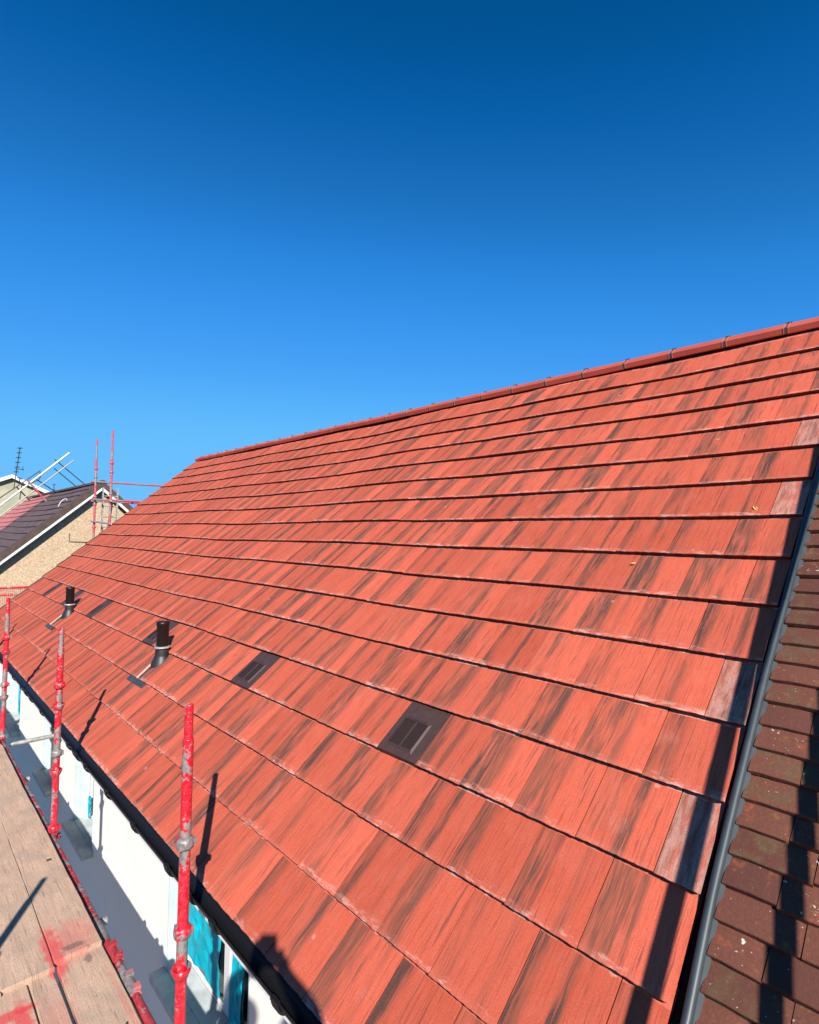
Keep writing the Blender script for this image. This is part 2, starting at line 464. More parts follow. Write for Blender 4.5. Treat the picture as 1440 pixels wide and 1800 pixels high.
# ------------------------------------------------------------------ the re-roofed house
HO = Vector((LEN/2, -4.28, GZ))
house = empty('house', HO, 'white rendered house with new red tiled roof and black gutter', 'house')
YR = -SR*CT; ZR = SR*ST
YW = -0.36
def wall_front(b, x0, x1, z0, z1, y, depth, holes):
    xs = sorted({x0, x1, *[h[0] for h in holes], *[h[1] for h in holes]})
    zs = sorted({z0, z1, *[h[2] for h in holes], *[h[3] for h in holes]})
    for i in range(len(xs)-1):
        for j in range(len(zs)-1):
            cx = (xs[i]+xs[i+1])/2; cz = (zs[j]+zs[j+1])/2
            if any(h[0] < cx < h[1] and h[2] < cz < h[3] for h in holes): continue
            b.add([(xs[i],y,zs[j]),(xs[i],y,zs[j+1]),(xs[i+1],y,zs[j+1]),(xs[i+1],y,zs[j])], [(0,1,2,3)])
    for h in holes:
        a, c, d, e = h
        b.add([(a,y,d),(a,y,e),(a,y-depth,e),(a,y-depth,d)], [(3,2,1,0)])
        b.add([(c,y,d),(c,y,e),(c,y-depth,e),(c,y-depth,d)], [(0,1,2,3)])
        b.add([(a,y,d),(c,y,d),(c,y-depth,d),(a,y-depth,d)], [(3,2,1,0)])
        b.add([(a,y,e),(c,y,e),(c,y-depth,e),(a,y-depth,e)], [(0,1,2,3)])
WINS = [(2.36, 3.66, -1.47, -.62), (5.80, 6.60, -1.47, -.62), (7.62, 8.40, -1.47, -.62), (10.30, 11.60, -1.47, -.62)]
LOW = [(2.3, 3.6, -4.3, -2.9), (5.9, 7.0, -4.3, -2.9), (9.6, 11.2, -4.3, -2.9)]
b = MB()
wall_front(b, .0, LEN-.06, GZ, -.16, YW, .20, WINS+LOW)
YB = 2*YR-YW
for x, fl in ((.0, False), (LEN-.06, True)):
    f = [(x,YW,GZ),(x,YB,GZ),(x,YB,-.16),(x,YR,ZR-.18),(x,YW,-.16)]
    b.add(f, [(0,1,2,3,4) if not fl else (4,3,2,1,0)])
b.add([(0,YB,GZ),(LEN-.06,YB,GZ),(LEN-.06,YB,-.16),(0,YB,-.16)], [(3,2,1,0)])
b.build('wall', M_RENDER, house, HO)

# roof deck: the roof object carries the slope frame, tiles are its children in (s,u,h)
roof_me = mesh('roof', [], [])
roof = obj('roof', roof_me, house)
roof.matrix_local = Matrix.Translation(-HO) @ RM
vs = [(-.02,.005,-.088),(SR,.005,-.088),(SR,LEN-.01,-.088),(-.02,LEN-.01,-.088),(-.02,.005,-.14),(SR,.005,-.14),(SR,LEN-.01,-.14),(-.02,LEN-.01,-.14)]
RI = RM.inverted()
back = []
for (x, y, z) in ((0.005,YR,ZR-.06),(LEN-.01,YR,ZR-.06),(LEN-.01,2*YR,-.05),(.005,2*YR,-.05)):
    back.append(tuple(RI @ Vector((x, y, z))))
roof_me.from_pydata(vs+back, [], [(0,1,2,3),(7,6,5,4),(0,4,5,1),(3,2,6,7),(0,3,7,4),(8,9,10,11)])
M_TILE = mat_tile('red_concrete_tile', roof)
M_TILEP = mat_tile('pale_weathered_tile', roof, .60)
M_EDGE = mat_plain('shaded_tile_edge', (.20, .026, .012), .95, 0, .6, 120, .8)  # granular dark red edge, with the front face's shade painted into the colour
roof_me.materials.append(M_FELT); roof_me.materials.append(M_TILE)
roof_me.polygons[5].material_index = 1
roof_me.update()

TT = .029
TILT = math.atan2(TT+.001, G)
def tile_geo(w, seed, length=.415, thick=TT, nseg=9):
    """one flat interlocking tile: lower edge at s=0, ragged front arris, small chamfers"""
    r = random.Random(seed)
    vs = []; fs = []; mis = []
    g = .0022
    us = [g + (w-2*g)*i/nseg for i in range(nseg+1)]
    rows = []
    jit = [r.uniform(-.0016, .0016) for _ in us]
    jz = [r.uniform(-.0022, .0016) for _ in us]
    def addrow(fn):
        rows.append([len(vs)+i for i in range(len(us))])
        for i, u in enumerate(us): vs.append(fn(i, u))
    addrow(lambda i, u: (length, u, -.0))                               # top far
    addrow(lambda i, u: (.0012+jit[i], u, 0.0))                         # top near the arris
    addrow(lambda i, u: (jit[i], u, -.0015+jz[i]*.5))                   # arris
    addrow(lambda i, u: (.014+jit[i], u, -thick+.001+jz[i]))            # undercut front, ragged foot
    for q, (a, c) in enumerate(zip(rows, rows[1:])):
        for i in range(nseg):
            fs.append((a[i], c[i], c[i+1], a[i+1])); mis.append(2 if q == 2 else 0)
    # the two long sides
    n = len(vs)
    vs += [(length, g, -thick), (length, w-g, -thick)]
    fs.append((rows[0][0], n, rows[3][0], rows[2][0], rows[1][0]))
    fs.append((rows[1][-1], rows[2][-1], rows[3][-1], n+1, rows[0][-1]))
    mis += [0, 0]
    return vs, fs, mis
tile_meshes = {}
def tile_mesh(w, var, pale):
    k = (round(w, 4), var, pale)
    if k not in tile_meshes:
        v, f, m = tile_geo(w, 100+var+int(w*1000), nseg=18 if w > .2 else 9)
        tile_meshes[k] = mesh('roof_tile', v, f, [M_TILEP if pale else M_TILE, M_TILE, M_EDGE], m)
    return tile_meshes[k]
VENT_J = (4, 10, 17, 25, 30, 35)
tiles = []
for k in range(16):
    odd = k % 2
    j = 0
    if odd: spans = [(0, TW/2)] + [(TW/2+TW*i, TW) for i in range(41)]
    else:   spans = [(TW*i, TW) for i in range(41)] + [(TW*41, TW/2)]
    for idx, (u0, w) in enumerate(spans):
        if k == 3 and (idx-1) in VENT_J: continue
        if k == 2 and idx == 16: u0, w = u0+.09, w-.09
        if k == 2 and idx == 29: u0, w = u0+.09, w-.09
        pale = (idx == 0 and k in (3, 5, 9, 11))
        tiles.append((k, u0, w, pale))
def tkey(t):
    k, u0, w, p = t
    c = rp((k+.5)*G, u0+w/2) - CAM_POS
    dd = c.length
    return -(w*abs(c.dot(N_))/dd**3)
def in_view(p):
    d = Vector(p) - CAM_POS
    z = d.dot(fw)
    return z > .1 and abs(d.dot(r2)/z) < .82 and abs(d.dot(u2)/z) < 1.02
vis = [t for t in tiles if in_view(rp((t[0]+.5)*G, t[1]+t[2]/2))]
hid = [t for t in tiles if t not in vis]
vis.sort(key=tkey)
single, rest = vis[:300], vis[300:]+hid
def tile_pose(t):
    k, u0, w, p = t
    r = random.Random(k*1000+int(u0*97))
    h = wob(u0+w/2, k*G) + r.uniform(-.0018, .0018)
    h2 = wob(u0+w, k*G)-wob(u0, k*G)
    M = Matrix.Translation((k*G+r.uniform(-.0025, .0025), u0, h)) @ Matrix.Rotation(h2/w*.9+r.uniform(-.003, .003), 4, 'X') @ Matrix.Rotation(TILT+r.uniform(-.002, .002), 4, 'Y') @ Matrix.Rotation(r.uniform(-.002, .002), 4, 'Z')
    return M
for i, t in enumerate(single):
    o = obj('roof_tile', tile_mesh(t[2], rng.randrange(4), t[3]), roof)
    o.matrix_local = tile_pose(t)
vs, fs, mi = [], [], []
for t in rest:
    v, f, m = tile_geo(t[2], rng.randrange(9), nseg=3)
    M = tile_pose(t); o0 = len(vs)
    vs += [tuple(M @ Vector(p)) for p in v]; fs += [tuple(i+o0 for i in q) for q in f]
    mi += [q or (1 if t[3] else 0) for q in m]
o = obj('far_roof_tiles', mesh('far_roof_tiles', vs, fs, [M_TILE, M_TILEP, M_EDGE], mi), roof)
o['kind'] = 'stuff'

# vent tiles
def vent_mesh():
    b = MB()
    w = TW
    b.box((.0, .001, -TT), (.41, w-.001, .001))
    # raised rim, two sunk grilles
    s0, s1, a0, a1 = .048, .225, .075, .262
    f = .006
    b.add([(s0-.012,a0-.012,.001),(s0-.012,a1+.012,.001),(s1+.012,a1+.012,.001),(s1+.03,a1-.02,.001),(s1+.03,a0+.03,.001),(s1+.012,a0-.012,.001),
           (s0,a0,.009),(s0,a1,.009),(s1,a1,.009),(s1+.006,a1-.02,.009),(s1+.006,a0+.03,.009),(s1,a0,.009)],
          [(0,1,7,6),(1,2,8,7),(2,3,9,8),(3,4,10,9),(4,5,11,10),(5,0,6,11)])
    mid = (a0+a1)/2
    for c0, c1 in ((a0, mid-.003), (mid+.003, a1)):
        n = 16
        for i in range(n):
            p0 = s0+.004+(s1-s0-.008)*i/n; p1 = p0+(s1-s0-.008)/n*.62
            b.box((p0, c0+.004, .003), (p1, c1-.004, .0050), 1)
        b.add([(s0,c0,.0032),(s1,c0,.0032),(s1,c1,.0032),(s0,c1,.0032)], [(0,3,2,1)], 1)
    b.box((s0, mid-.003, .002), (s1, mid+.003, .0105))
    b.box((s0-.003, a0-.003, .002), (s0+.004, a1+.003, .0102)); b.box((s1-.004, a0-.003, .002), (s1+.003, a1+.003, .0102))
    me = mesh('vent_tile', b.v, b.f, [M_VENT, M_VENTSLOT], b.mi)
    return me
vm = vent_mesh()
for j in VENT_J:
    u0 = TW/2+TW*j
    o = obj('vent_tile', vm, roof)
    o['label'] = 'dark brown plastic vent tile with twin grilles'
    o.matrix_local = Matrix.Translation((3*G, u0, wob(u0, 1)+.003)) @ Matrix.Rotation(TILT, 4, 'Y')

# ridge tiles with unions and clips
RL = .475
zb = 5.535*ST; yb = -5.535*CT
PROF = [(YR+.098, ZR-.086), (YR+.112, ZR-.042), (YR+.103, ZR-.032), (YR+.03, ZR+.020), (YR-.03, ZR+.020), (YR-.103, ZR-.032), (YR-.112, ZR-.042), (YR-.098, ZR-.086)]
def inner(P, k): return [(YR+(y-YR)*k, ZR-.13+(z-ZR+.13)*k) for y, z in P]
def ridge_solid(b, x0, x1, k=1.0, mi=0):
    P = inner(PROF, k); Q = inner(PROF, k-.12)
    ring = P+Q[::-1]
    n = len(ring)
    vs = [(x0,y,z) for y, z in ring]+[(x1,y,z) for y, z in ring]
    fs = [(i, (i+1) % n, (i+1) % n+n, i+n) for i in range(n)]
    m = len(P)
    for i in range(m-1):
        fs.append((i+1, i, n-1-i, n-2-i)); fs.append((i+n, i+1+n, 2*n-2-i, 2*n-1-i))
    b.add(vs, [tuple(reversed(f)) for f in fs], mi)
def mat_ridge():
    t = NT('ridge_concrete'); p = t.pos()
    n = t.noise(p, 5, 4); f = t.noise(p, 300, 3, .7)
    c = t.mix(t.step(n, .35, .7), (.54, .088, .052), (.44, .075, .05))
    c = t.mix(t.step(f, .3, .7, .3, 0), c, (.20, .03, .025))
    t.bump(f, .25, .002)
    return t.out(c, .8, 0, .3)
M_RIDGE = mat_ridge()
M_PALEU = mat_plain('ridge_union_lip', (.42, .16, .11), .7)
M_UNION = mat_plain('ridge_union', (.10, .035, .03), .7)
def in_roof(b, name, mats):
    """build world-space shapes as a sub-part of the roof"""
    me = mesh(name, [RI @ p for p in b.v], b.f, mats, b.mi)
    return obj(name, me, roof)
joints = [-.01+RL*i for i in range(int(LEN/RL)+1)] + [LEN-.02]
ridge_me = None
for a, c in zip(joints, joints[1:]):
    dz = .003*math.sin(a*2.1)+rng.uniform(-.0015, .0015)
    b = MB(); ridge_solid(b, 0, c-a-.010)
    full = abs((c-a)-RL) < 1e-6
    if full and ridge_me is not None:
        o = obj('ridge_tile', ridge_me, roof)
    else:
        o = in_roof(b, 'ridge_tile', [M_RIDGE])
        if full: ridge_me = o.data
    o.matrix_local = Matrix.Translation(RI @ Vector((a, 0, dz+.001*a*0)))
for a in joints[1:-1]:
    b = MB(); ridge_solid(b, a-.014, a+.008, 1.012, 0); ridge_solid(b, a+.010, a+.018, 1.03, 1); ridge_solid(b, a-.022, a-.015, 1.03, 1)
    o = in_roof(b, 'ridge_union', [M_UNION, M_PALEU])
    b = MB(); b.box((a-.03, YR-.028, ZR+.023), (a+.02, YR+.028, ZR+.030)); b.box((a-.012, YR-.012, ZR+.030), (a+.004, YR+.012, ZR+.038))
    in_roof(b, 'ridge_clip', [M_BLACK])

# gutter, brackets, fascia
GY = .016; GR = .056; GZT = -.012
def gut(b, x0, x1, r, th, over=0.0, n=12):
    P = [(GY+r*math.cos(math.pi+math.pi*i/n), GZT+r*math.sin(math.pi+math.pi*i/n)) for i in range(n+1)]
    P = [(P[0][0], P[0][1]+over)]+P+[(P[-1][0], P[-1][1]+over)]
    r_ = r-th
    Q = [(GY+r_*math.cos(math.pi+math.pi*i/n), GZT+r_*math.sin(math.pi+math.pi*i/n)) for i in range(n+1)]
    Q = [(Q[0][0], Q[0][1]+over)]+Q+[(Q[-1][0], Q[-1][1]+over)]
    b.prism(P+Q[::-1], x0, x1)
b = MB(); gut(b, .0, LEN+.03, GR, .004)
b.tube((0, GY+GR, GZT), (LEN+.03, GY+GR, GZT), .0045, n=8); b.tube((0, GY-GR, GZT), (LEN+.03, GY-GR, GZT), .0035, n=6)
gutter = b.build('gutter', M_BLACK, house, (LEN/2, GY, GZT))
def gutter_piece(x, wid, name):
    b = MB(); gut(b, -wid/2, wid/2, GR+.013, .010, .004)
    b.box((-wid/2-.004, GY+GR-.004, GZT-.004), (wid/2+.004, GY+GR+.014, GZT+.010))
    b.box((-.012, GY-GR-.04, GZT-.05), (.012, GY-GR, GZT))
    for q in b.v: q.x += x
    return b.build(name, M_BLACK, gutter, (x, GY, GZT))
x = .72
i = 0
while x < LEN:
    if i % 4 == 2: gutter_piece(x+.33, .12, 'gutter_union')
    gutter_piece(x, .045, 'gutter_bracket'); x += .61; i += 1
b = MB(); b.box((.0, GY-GR-.060, -.285), (LEN-.04, GY-GR-.040, -.02))
b.build('fascia', M_WHITE, house, (LEN/2, 0, -.1))
b = MB(); b.box((.0, YW+.002, -.27), (LEN-.04, GY-GR-.062, -.26))
b.build('soffit', M_WHITE, house, (LEN/2, -.2, -.165))
# far verge cap
b = MB()
for k in range(16):
    a = rp(k*G+.0, LEN+.002, .004); c = rp(min((k+1)*G+.01, SR), LEN+.002, -.018)
    vs = [a, a+U_*.014, c+U_*.014, c, a-N_*.06, a-N_*.06+U_*.014, c-N_*.045+U_*.014, c-N_*.045]
    b.add(vs, [(0,3,2,1),(4,5,6,7),(0,1,5,4),(1,2,6,5),(2,3,7,6),(3,0,4,7)])
b.build('verge_edge', mat_plain('verge_dark', (.05, .03, .03), .7), house, rp(2.5, LEN))

# verge trim against the old roof: a rolled edge and a flat flange
TRIM = [(-.05,-.066,0),(.3,-.060,0),(.69,-.054,0),(.90,-.043,0),(1.07,-.035,0),(1.4,-.029,0),(2.0,-.022,0),(2.5,-.025,0),(3.1,-.022,0),(4.2,-.022,0),(5.66,-.022,0)]
def trim_strip(pts):
    b = MB(); n = 10; vs = []
    r = .0150
    for (s, u, h) in pts:
        prof = [(u+r*.9, h-.045)]
        for i in range(n+1):
            a = math.pi*i/n
            prof.append((u+r*math.cos(a), h-.004+r*math.sin(a)))
        prof += [(u-r-.001, h-.014), (u-r-.012, h-.017), (u-r-.014, h-.040), (u-.09, h-.046)]
        vs.append([rp(s, a_, b_) for a_, b_ in prof])
    m = len(vs[0]); flat = [p for q in vs for p in q]
    b.add(flat, [(k*m+i, (k+1)*m+i, (k+1)*m+i+1, k*m+i+1) for k in range(len(pts)-1) for i in range(m-1)], 0, True)
    return b
def trim_at(s, dh=0.0):
    for p, q in zip(TRIM, TRIM[1:]):
        if p[0] <= s <= q[0]:
            f = (s-p[0])/(q[0]-p[0]); return (s, p[1]+(q[1]-p[1])*f, p[2]+(q[2]-p[2])*f+dh)
    return TRIM[-1]
def cut_trim(a, c, dh=0.0):
    at = lambda s: trim_at(s, dh)
    n = max(2, int((c-a)/.12))
    return [at(a+(c-a)*i/n) for i in range(n+1)]
for a, c, dh in ((-.04, 2.50, 0.0), (2.45, 5.6, .0022)):
    trim_strip(cut_trim(a, c, dh)).build('verge_trim', M_GREYTRIM, house, rp((a+c)/2, -.02))

# soil vent pipes
def soil_pipe(s, u, u0, hh):
    B = rp(s, u, -.01); c = B
    b = MB()
    rr = .058
    b.lathe(c, [(rr, -.10), (rr, hh-.034), (rr+.0045, hh-.030), (rr+.0045, hh-.002), (rr+.002, hh), (rr-.006, hh), (rr-.006, hh-.2), (0.0, hh-.2)], 20)
    for k in range(10): pass
    o = b.build('soil_pipe', M_BLACK, house, c)
    b = MB()
    pr = [(.108, -.10), (.100, -.045), (.080, -.005), (.072, .018), (.066, .030), (.070, .040), (.064, .050), (.069, .060), (.063, .070), (.067, .080), (.0615, .090), (.064, .098), (.0585, .102)]
    b.lathe(c, pr, 20)
    b.build('boot', M_BLACKMAT, o, c)
    b = MB()
    b.lathe(c, [(.0585, .098), (.076, .100), (.080, .108), (.076, .116), (.0585, .119)], 20)
    b.build('collar', M_GALV, o, c)
    # flashing laid in the cut between two tiles, with a tail below the course
    b = MB()
    s0 = 2*G
    b.box((s0-.006, u0+.004, -.018), (s0+.33, u0+.086, -.012), 0, RM)
    b.box((s0-.055, u0-.16, -.020), (s0+.01, u0+.30, -.0145), 0, RM)
    b.box((s0+.02, u0+.03, -.012), (s0+.18, u0+.06, -.004), 0, RM)
    b.build('flashing', M_LEAD, o, rp(s0+.15, u0))
    b = MB()
    b.box((s0-.001, u0+.0865, -.022), (s0+.30, u0+.0895, .004), 0, RM @ Matrix.Translation((0,0,0)))
    b.build('cut_edge', M_CUT, o, rp(s0+.1, u0+.09))
    return o
soil_pipe(.965, 5.03, 16*TW, .36)['label'] = 'larger nearer black soil vent pipe'
soil_pipe(.985, 9.05, 29*TW, .37)['label'] = 'smaller farther black soil vent pipe'

# windows
M_GLASS = mat_plain('window_glass', (.015, .022, .03), .06)
for i, (a, c, d, e) in enumerate(WINS+LOW):
    y = YW-.195
    b = MB()
    f = .055
    b.box((a, y, d), (c, y+.04, d+f)); b.box((a, y, e-f), (c, y+.04, e)); b.box((a, y, d+f), (a+f, y+.04, e-f)); b.box((c-f, y, d+f), (c, y+.04, e-f))
    nm = 2 if c-a > 1 else 1
    if nm == 2:
        m = 2.97 if i == 0 else (a+c)/2
        b.box((m-.04, y, d+f), (m+.04, y+.045, e-f))
    w = b.build('window', M_WHITE, house, ((a+c)/2, y, (d+e)/2))
    b = MB(); b.box((a+f, y+.012, d+f), (c-f, y+.020, e-f)); b.build('pane', M_GLASS, w, ((a+c)/2, y, (d+e)/2))
    b = MB(); b.box((a-.05, YW+.002, d-.02), (c+.05, YW+.11, d+.035)); b.box((a+.001, YW-.150, d+.001), (c-.001, YW+.001, d+.040))
    b.build('sill', M_SILL, w, ((a+c)/2, YW, d))
    for q0, q1 in ((c-.012, c-.002), (a+.002, a+.012)):
        b = MB(); b.box((q0, YW-.150, d+.041), (q1, YW+.003, e-.001)); b.build('reveal_liner', M_TEAL, w, (q0, YW, (d+e)/2))

# protective film over the windows
def mat_film():
    t = NT('blue_film'); p = t.pos()
    n = t.noise(p, 9, 3, .5, .4)
    c = t.mix(t.step(n, .3, .7), (.0, .36, .50), (.0, .46, .58))
    t.bump(n, .8, .02)
    return t.out(c, .5, 0, .2)
M_FILM = mat_film()
def film(name, x0, x1, z0, z1, y, label, seed, sag=.0):
    r = random.Random(seed); nx, nz = 9, 8
    vs = []
    for i in range(nx+1):
        for j in range(nz+1):
            fx = i/nx; fz = j/nz
            zz0 = z0 + sag*math.sin(fx*2.6+.4) + r.uniform(-.008, .008)*(j == 0)
            fold = .020*abs(math.sin((fx*3.1+fz*2.2)*2.2)) + r.uniform(0, .016)
            vs.append((x0+(x1-x0)*fx + (r.uniform(-.008, .008) if 0 < i < nx else 0), y+.006+fold, zz0+(z1-zz0)*fz))
    fs = [(i*(nz+1)+j, i*(nz+1)+j+1, (i+1)*(nz+1)+j+1, (i+1)*(nz+1)+j) for i in range(nx) for j in range(nz)]
    me = mesh(name, [Vector(v)-Vector(((x0+x1)/2, y, (z0+z1)/2)) for v in vs], fs, [M_FILM])
    o = obj(name, me, None, ((x0+x1)/2, y, (z0+z1)/2))
    md = o.modifiers.new('thickness', 'SOLIDIFY'); md.thickness = .001
    return tag(o, label, 'plastic film')
film('plastic_film', 3.03, 3.62, -1.36, -.66, YW-.150, 'bright blue crumpled plastic film over the nearest window pane', 3, .05)
film('plastic_film', 2.69, 2.86, -1.42, -.66, YW-.150, 'narrow dark blue film strip right of the crumpled sheet, in shade', 5, .01)
film('plastic_film', 6.45, 6.49, -1.40, -1.16, YW-.150, 'thin blue film strip on the small window beyond the near pole', 6)
film('plastic_film', 11.22, 11.30, -1.40, -.9, YW-.150, 'thin blue film strip on the farthest window by the left edge', 8)

# ------------------------------------------------------------------ the old house on the right
OO = Vector((-4, -4.3, GZ))
old = empty('house', OO, 'neighbouring house with old brown clay tile roof at right', 'house')
b = MB()
wall_front(b, -8, -.01, GZ, -.2, YW, .13, [])
b.add([(-8,YW,GZ),(-8,YB,GZ),(-8,YB,-.2),(-8,YR,ZR-.2),(-8,YW,-.2)], [(0,1,2,3,4)])
b.add([(-8,YB,GZ),(-.01,YB,GZ),(-.01,YB,-.2),(-8,YB,-.2)], [(3,2,1,0)])
b.build('wall', mat_plain('old_brick_wall', (.30, .15, .10), .9, 0, .3, 12, .3), old, OO)
oroof_me = mesh('roof', [], [])
oroof = obj('roof', oroof_me, old)
oroof.matrix_local = Matrix.Translation(-OO) @ RM
back = [tuple(RI @ Vector(p)) for p in ((-8,YR,ZR-.06),(-.06,YR,ZR-.06),(-.06,2*YR,-.05),(-8,2*YR,-.05))]
oroof_me.from_pydata([(0,-8,-.050),(SR,-8,-.050),(SR,-.062,-.050),(0,-.062,-.050)]+back, [], [(0,1,2,3),(4,5,6,7)])
M_OLD = mat_plain_tile('old_clay_tile', oroof)
oroof_me.materials.append(M_OLD); oroof_me.update()
OT = .020
OTILT = math.atan2(OT*1.05, .11)
def plain_geo(w, seed):
    r = random.Random(seed); n = 4
    us = [.0015+(w-.003)*i/n for i in range(n+1)]
    cam_ = [-.0035*(1-(2*i/n-1)**2) for i in range(n+1)]   # slight camber across
    vs = []; 
    jit = [r.uniform(-.0012, .0012) for _ in us]
    L = .19
    for fn in (lambda i, u: (L, u, -cam_[i]), lambda i, u: (.002, u, -cam_[i]), lambda i, u: (jit[i]-.0005, u, -.0025-cam_[i]), lambda i, u: (jit[i], u, -OT-cam_[i])):
        for i, u in enumerate(us): vs.append(fn(i, u))
    m = n+1
    fs = [(k*m+i, (k+1)*m+i, (k+1)*m+i+1, k*m+i+1) for k in range(3) for i in range(n)]
    q = len(vs); vs += [(L, us[0], -OT), (L, us[-1], -OT)]
    fs += [(0, q, 3*m, 2*m, m), (m+n, 2*m+n, 3*m+n, q+1, n)]
    return vs, fs
pm = {}
ptiles = []
for k in range(51):
    w = .2475 if k % 2 else .165
    a = -.050-w
    edge = trim_at(k*.11+.03)[1]-.0185
    ptiles.append((k, a, round(edge-a, 4)))
    for j in range(9):
        a -= .165; ptiles.append((k, a, .165))
pv = [t for t in ptiles if in_view(rp(t[0]*.11+.05, t[1]+t[2]/2)) or in_view(rp(t[0]*.11, t[1]+t[2]))]
pr_ = [t for t in ptiles if t not in pv]
ohs = -.006
def ppose(t):
    r = random.Random(t[0]*77+int(t[1]*-900))
    return Matrix.Translation((t[0]*.11+r.uniform(-.005, .005), t[1], ohs+r.uniform(-.002, .003))) @ Matrix.Rotation(r.uniform(-.012, .012), 4, 'X') @ Matrix.Rotation(OTILT+r.uniform(-.01, .012), 4, 'Y') @ Matrix.Rotation(r.uniform(-.012, .012), 4, 'Z')
for t in pv[:300]:
    key = (t[2], rng.randrange(3))
    if key not in pm:
        v, f = plain_geo(t[2], 50+key[1]); pm[key] = mesh('clay_tile', v, f, [M_OLD])
    o = obj('clay_tile', pm[key], oroof); o.matrix_local = ppose(t)
vs, fs = [], []
for t in pr_+pv[300:]:
    v, f = plain_geo(t[2], 5); M = ppose(t); o0 = len(vs)
    vs += [tuple(M @ Vector(p)) for p in v]; fs += [tuple(i+o0 for i in q) for q in f]
o = obj('further_clay_tiles', mesh('further_clay_tiles', vs, fs, [M_OLD]), oroof); o['kind'] = 'stuff'

# ------------------------------------------------------------------ eaves scaffold
SO = Vector((3.1, .9, GZ))
scaf = empty('scaffold', SO, 'red painted tube scaffold standing along the eaves on the left', 'scaffold')
PX = [-.80, 1.84, 4.46, 7.10, 9.75, 12.38]
LEDZ = -.53
def standard(x, y, top, cups, mat, name='standard'):
    b = MB()
    lean = Vector((0.0, 0.0, 0.0))
    b.tube((x, y, GZ), (x, y, top-.155), .0242, n=18)
    b.lathe((x, y, top-.155), [(.0242, -.001), (.0225, .004), (.0190, .005)], 18)
    b.tube((x, y, top-.155), (x, y, top), .0190, n=18, hollow=False)
    b.lathe((x, y, top), [(.0190, -.002), (.0175, .003), (.014, .0035), (.014, -.05), (0, -.05)], 18)
    b.lathe((x, y, top-.11), [(.0192, -.006), (.0205, 0), (.0192, .006)], 10)
    o = b.build(name, mat, scaf, (x, y, GZ))
    for kind, z in cups:
        b = MB()
        if kind == 'cup':        # lower fixed cup
            b.lathe((x, y, z), [(.0245, -.035), (.030, -.030), (.042, .0), (.0435, .014), (.040, .016), (.032, .004), (.0245, .002)], 18)
        else:                    # upper locking cup with lugs
            b.lathe((x, y, z), [(.0245, -.022), (.036, -.020), (.040, -.004), (.038, .018), (.030, .026), (.0245, .028)], 18)
            for a in (0.3, 2.3, 4.4):
                c = Vector((x+.036*math.cos(a), y+.036*math.sin(a), z))
                b.box(c-Vector((.011, .011, .014)), c+Vector((.011, .011, .016)))
        b.build('coupler', mat, o, (x, y, z))
    return o
CUPS = [('lock', .62), ('cup', .23), ('lock', .395-.02), ('lock', -.15), ('cup', -.24)]
for i, x in enumerate(PX):
    cups = [('lock', .645), ('cup', .485), ('lock', .108), ('cup', -.033), ('lock', LEDZ+.05), ('cup', LEDZ-.03)]
    if i == 1: cups = [('lock', .478), ('lock', .085), ('cup', -.085), ('lock', LEDZ+.05), ('cup', LEDZ-.03)]
    o = standard(x, .26 if i < 3 else .28, 1.10, cups, M_RED)
for x in PX[:4]:
    standard(x, 1.555, 1.04, [('lock', .55), ('cup', .47), ('lock', LEDZ+.05)], M_RED)
b = MB()
b.tube((-2.0, .262, LEDZ), (13.4, .30, LEDZ), .0242, n=14)
led = b.build('ledger', M_REDW, scaf, (5, .27, LEDZ))
b = MB(); b.tube((-2.0, 1.555, LEDZ), (13.4, 1.58, LEDZ), .0242); b.build('ledger', M_REDW, scaf, (5, 1.57, LEDZ))
b = MB(); b.tube((-2.0, 1.60, -.02), (13.4, 1.62, -.02), .0242); b.build('guard_rail', M_REDW, scaf, (5, 1.6, 0))
def sleeve(x, L, mat, name='sleeve_coupler'):
    b = MB(); y = .262+(x+2)*(.038/15.4)
    b.tube((x-L/2, y, LEDZ), (x+L/2, y, LEDZ), .032, n=14)
    b.box((x-L/2+.01, y-.030, LEDZ+.018), (x-L/2+.045, y+.012, LEDZ+.042)); b.box((x+L/2-.045, y-.030, LEDZ+.018), (x+L/2-.01, y+.012, LEDZ+.042))
    b.build(name, mat, led, (x, y, LEDZ))
sleeve(2.78, .16, M_REDW); sleeve(2.48, .17, mat_paint_tube('pink_worn_coupler', .46, (.50, .12, .12)))
for xx, LL in ((5.02, .05), (5.30, .02), (3.52, .015)):
    b = MB(); yy = .262+(xx+2)*(.038/15.4); b.tube((xx-LL/2, yy, LEDZ), (xx+LL/2, yy, LEDZ), .0262, n=14); b.build('ring', M_GALV, led, (xx, yy, LEDZ))
# transoms under the boards and the loose tube to the wall
for x in (-.75, 1.9, 3.2, 4.52, 5.9, 9.8):
    b = MB(); b.tube((x, .20, LEDZ-.05), (x, 1.62, LEDZ-.05), .0242); b.build('transom', M_GALV, scaf, (x, .9, LEDZ-.05))
b = MB(); b.tube((7.22, .185, -.625), (7.22, -.352, -.625), .0242, hollow=True); b.build('transom', M_GALV, scaf, (7.22, 0, -.6))
# lower lift, below
for z in (-2.5, -4.6):
    b = MB(); b.tube((-2.0, .262, z), (13.4, .30, z), .0242); b.build('ledger', M_REDW, scaf, (5, .27, z))

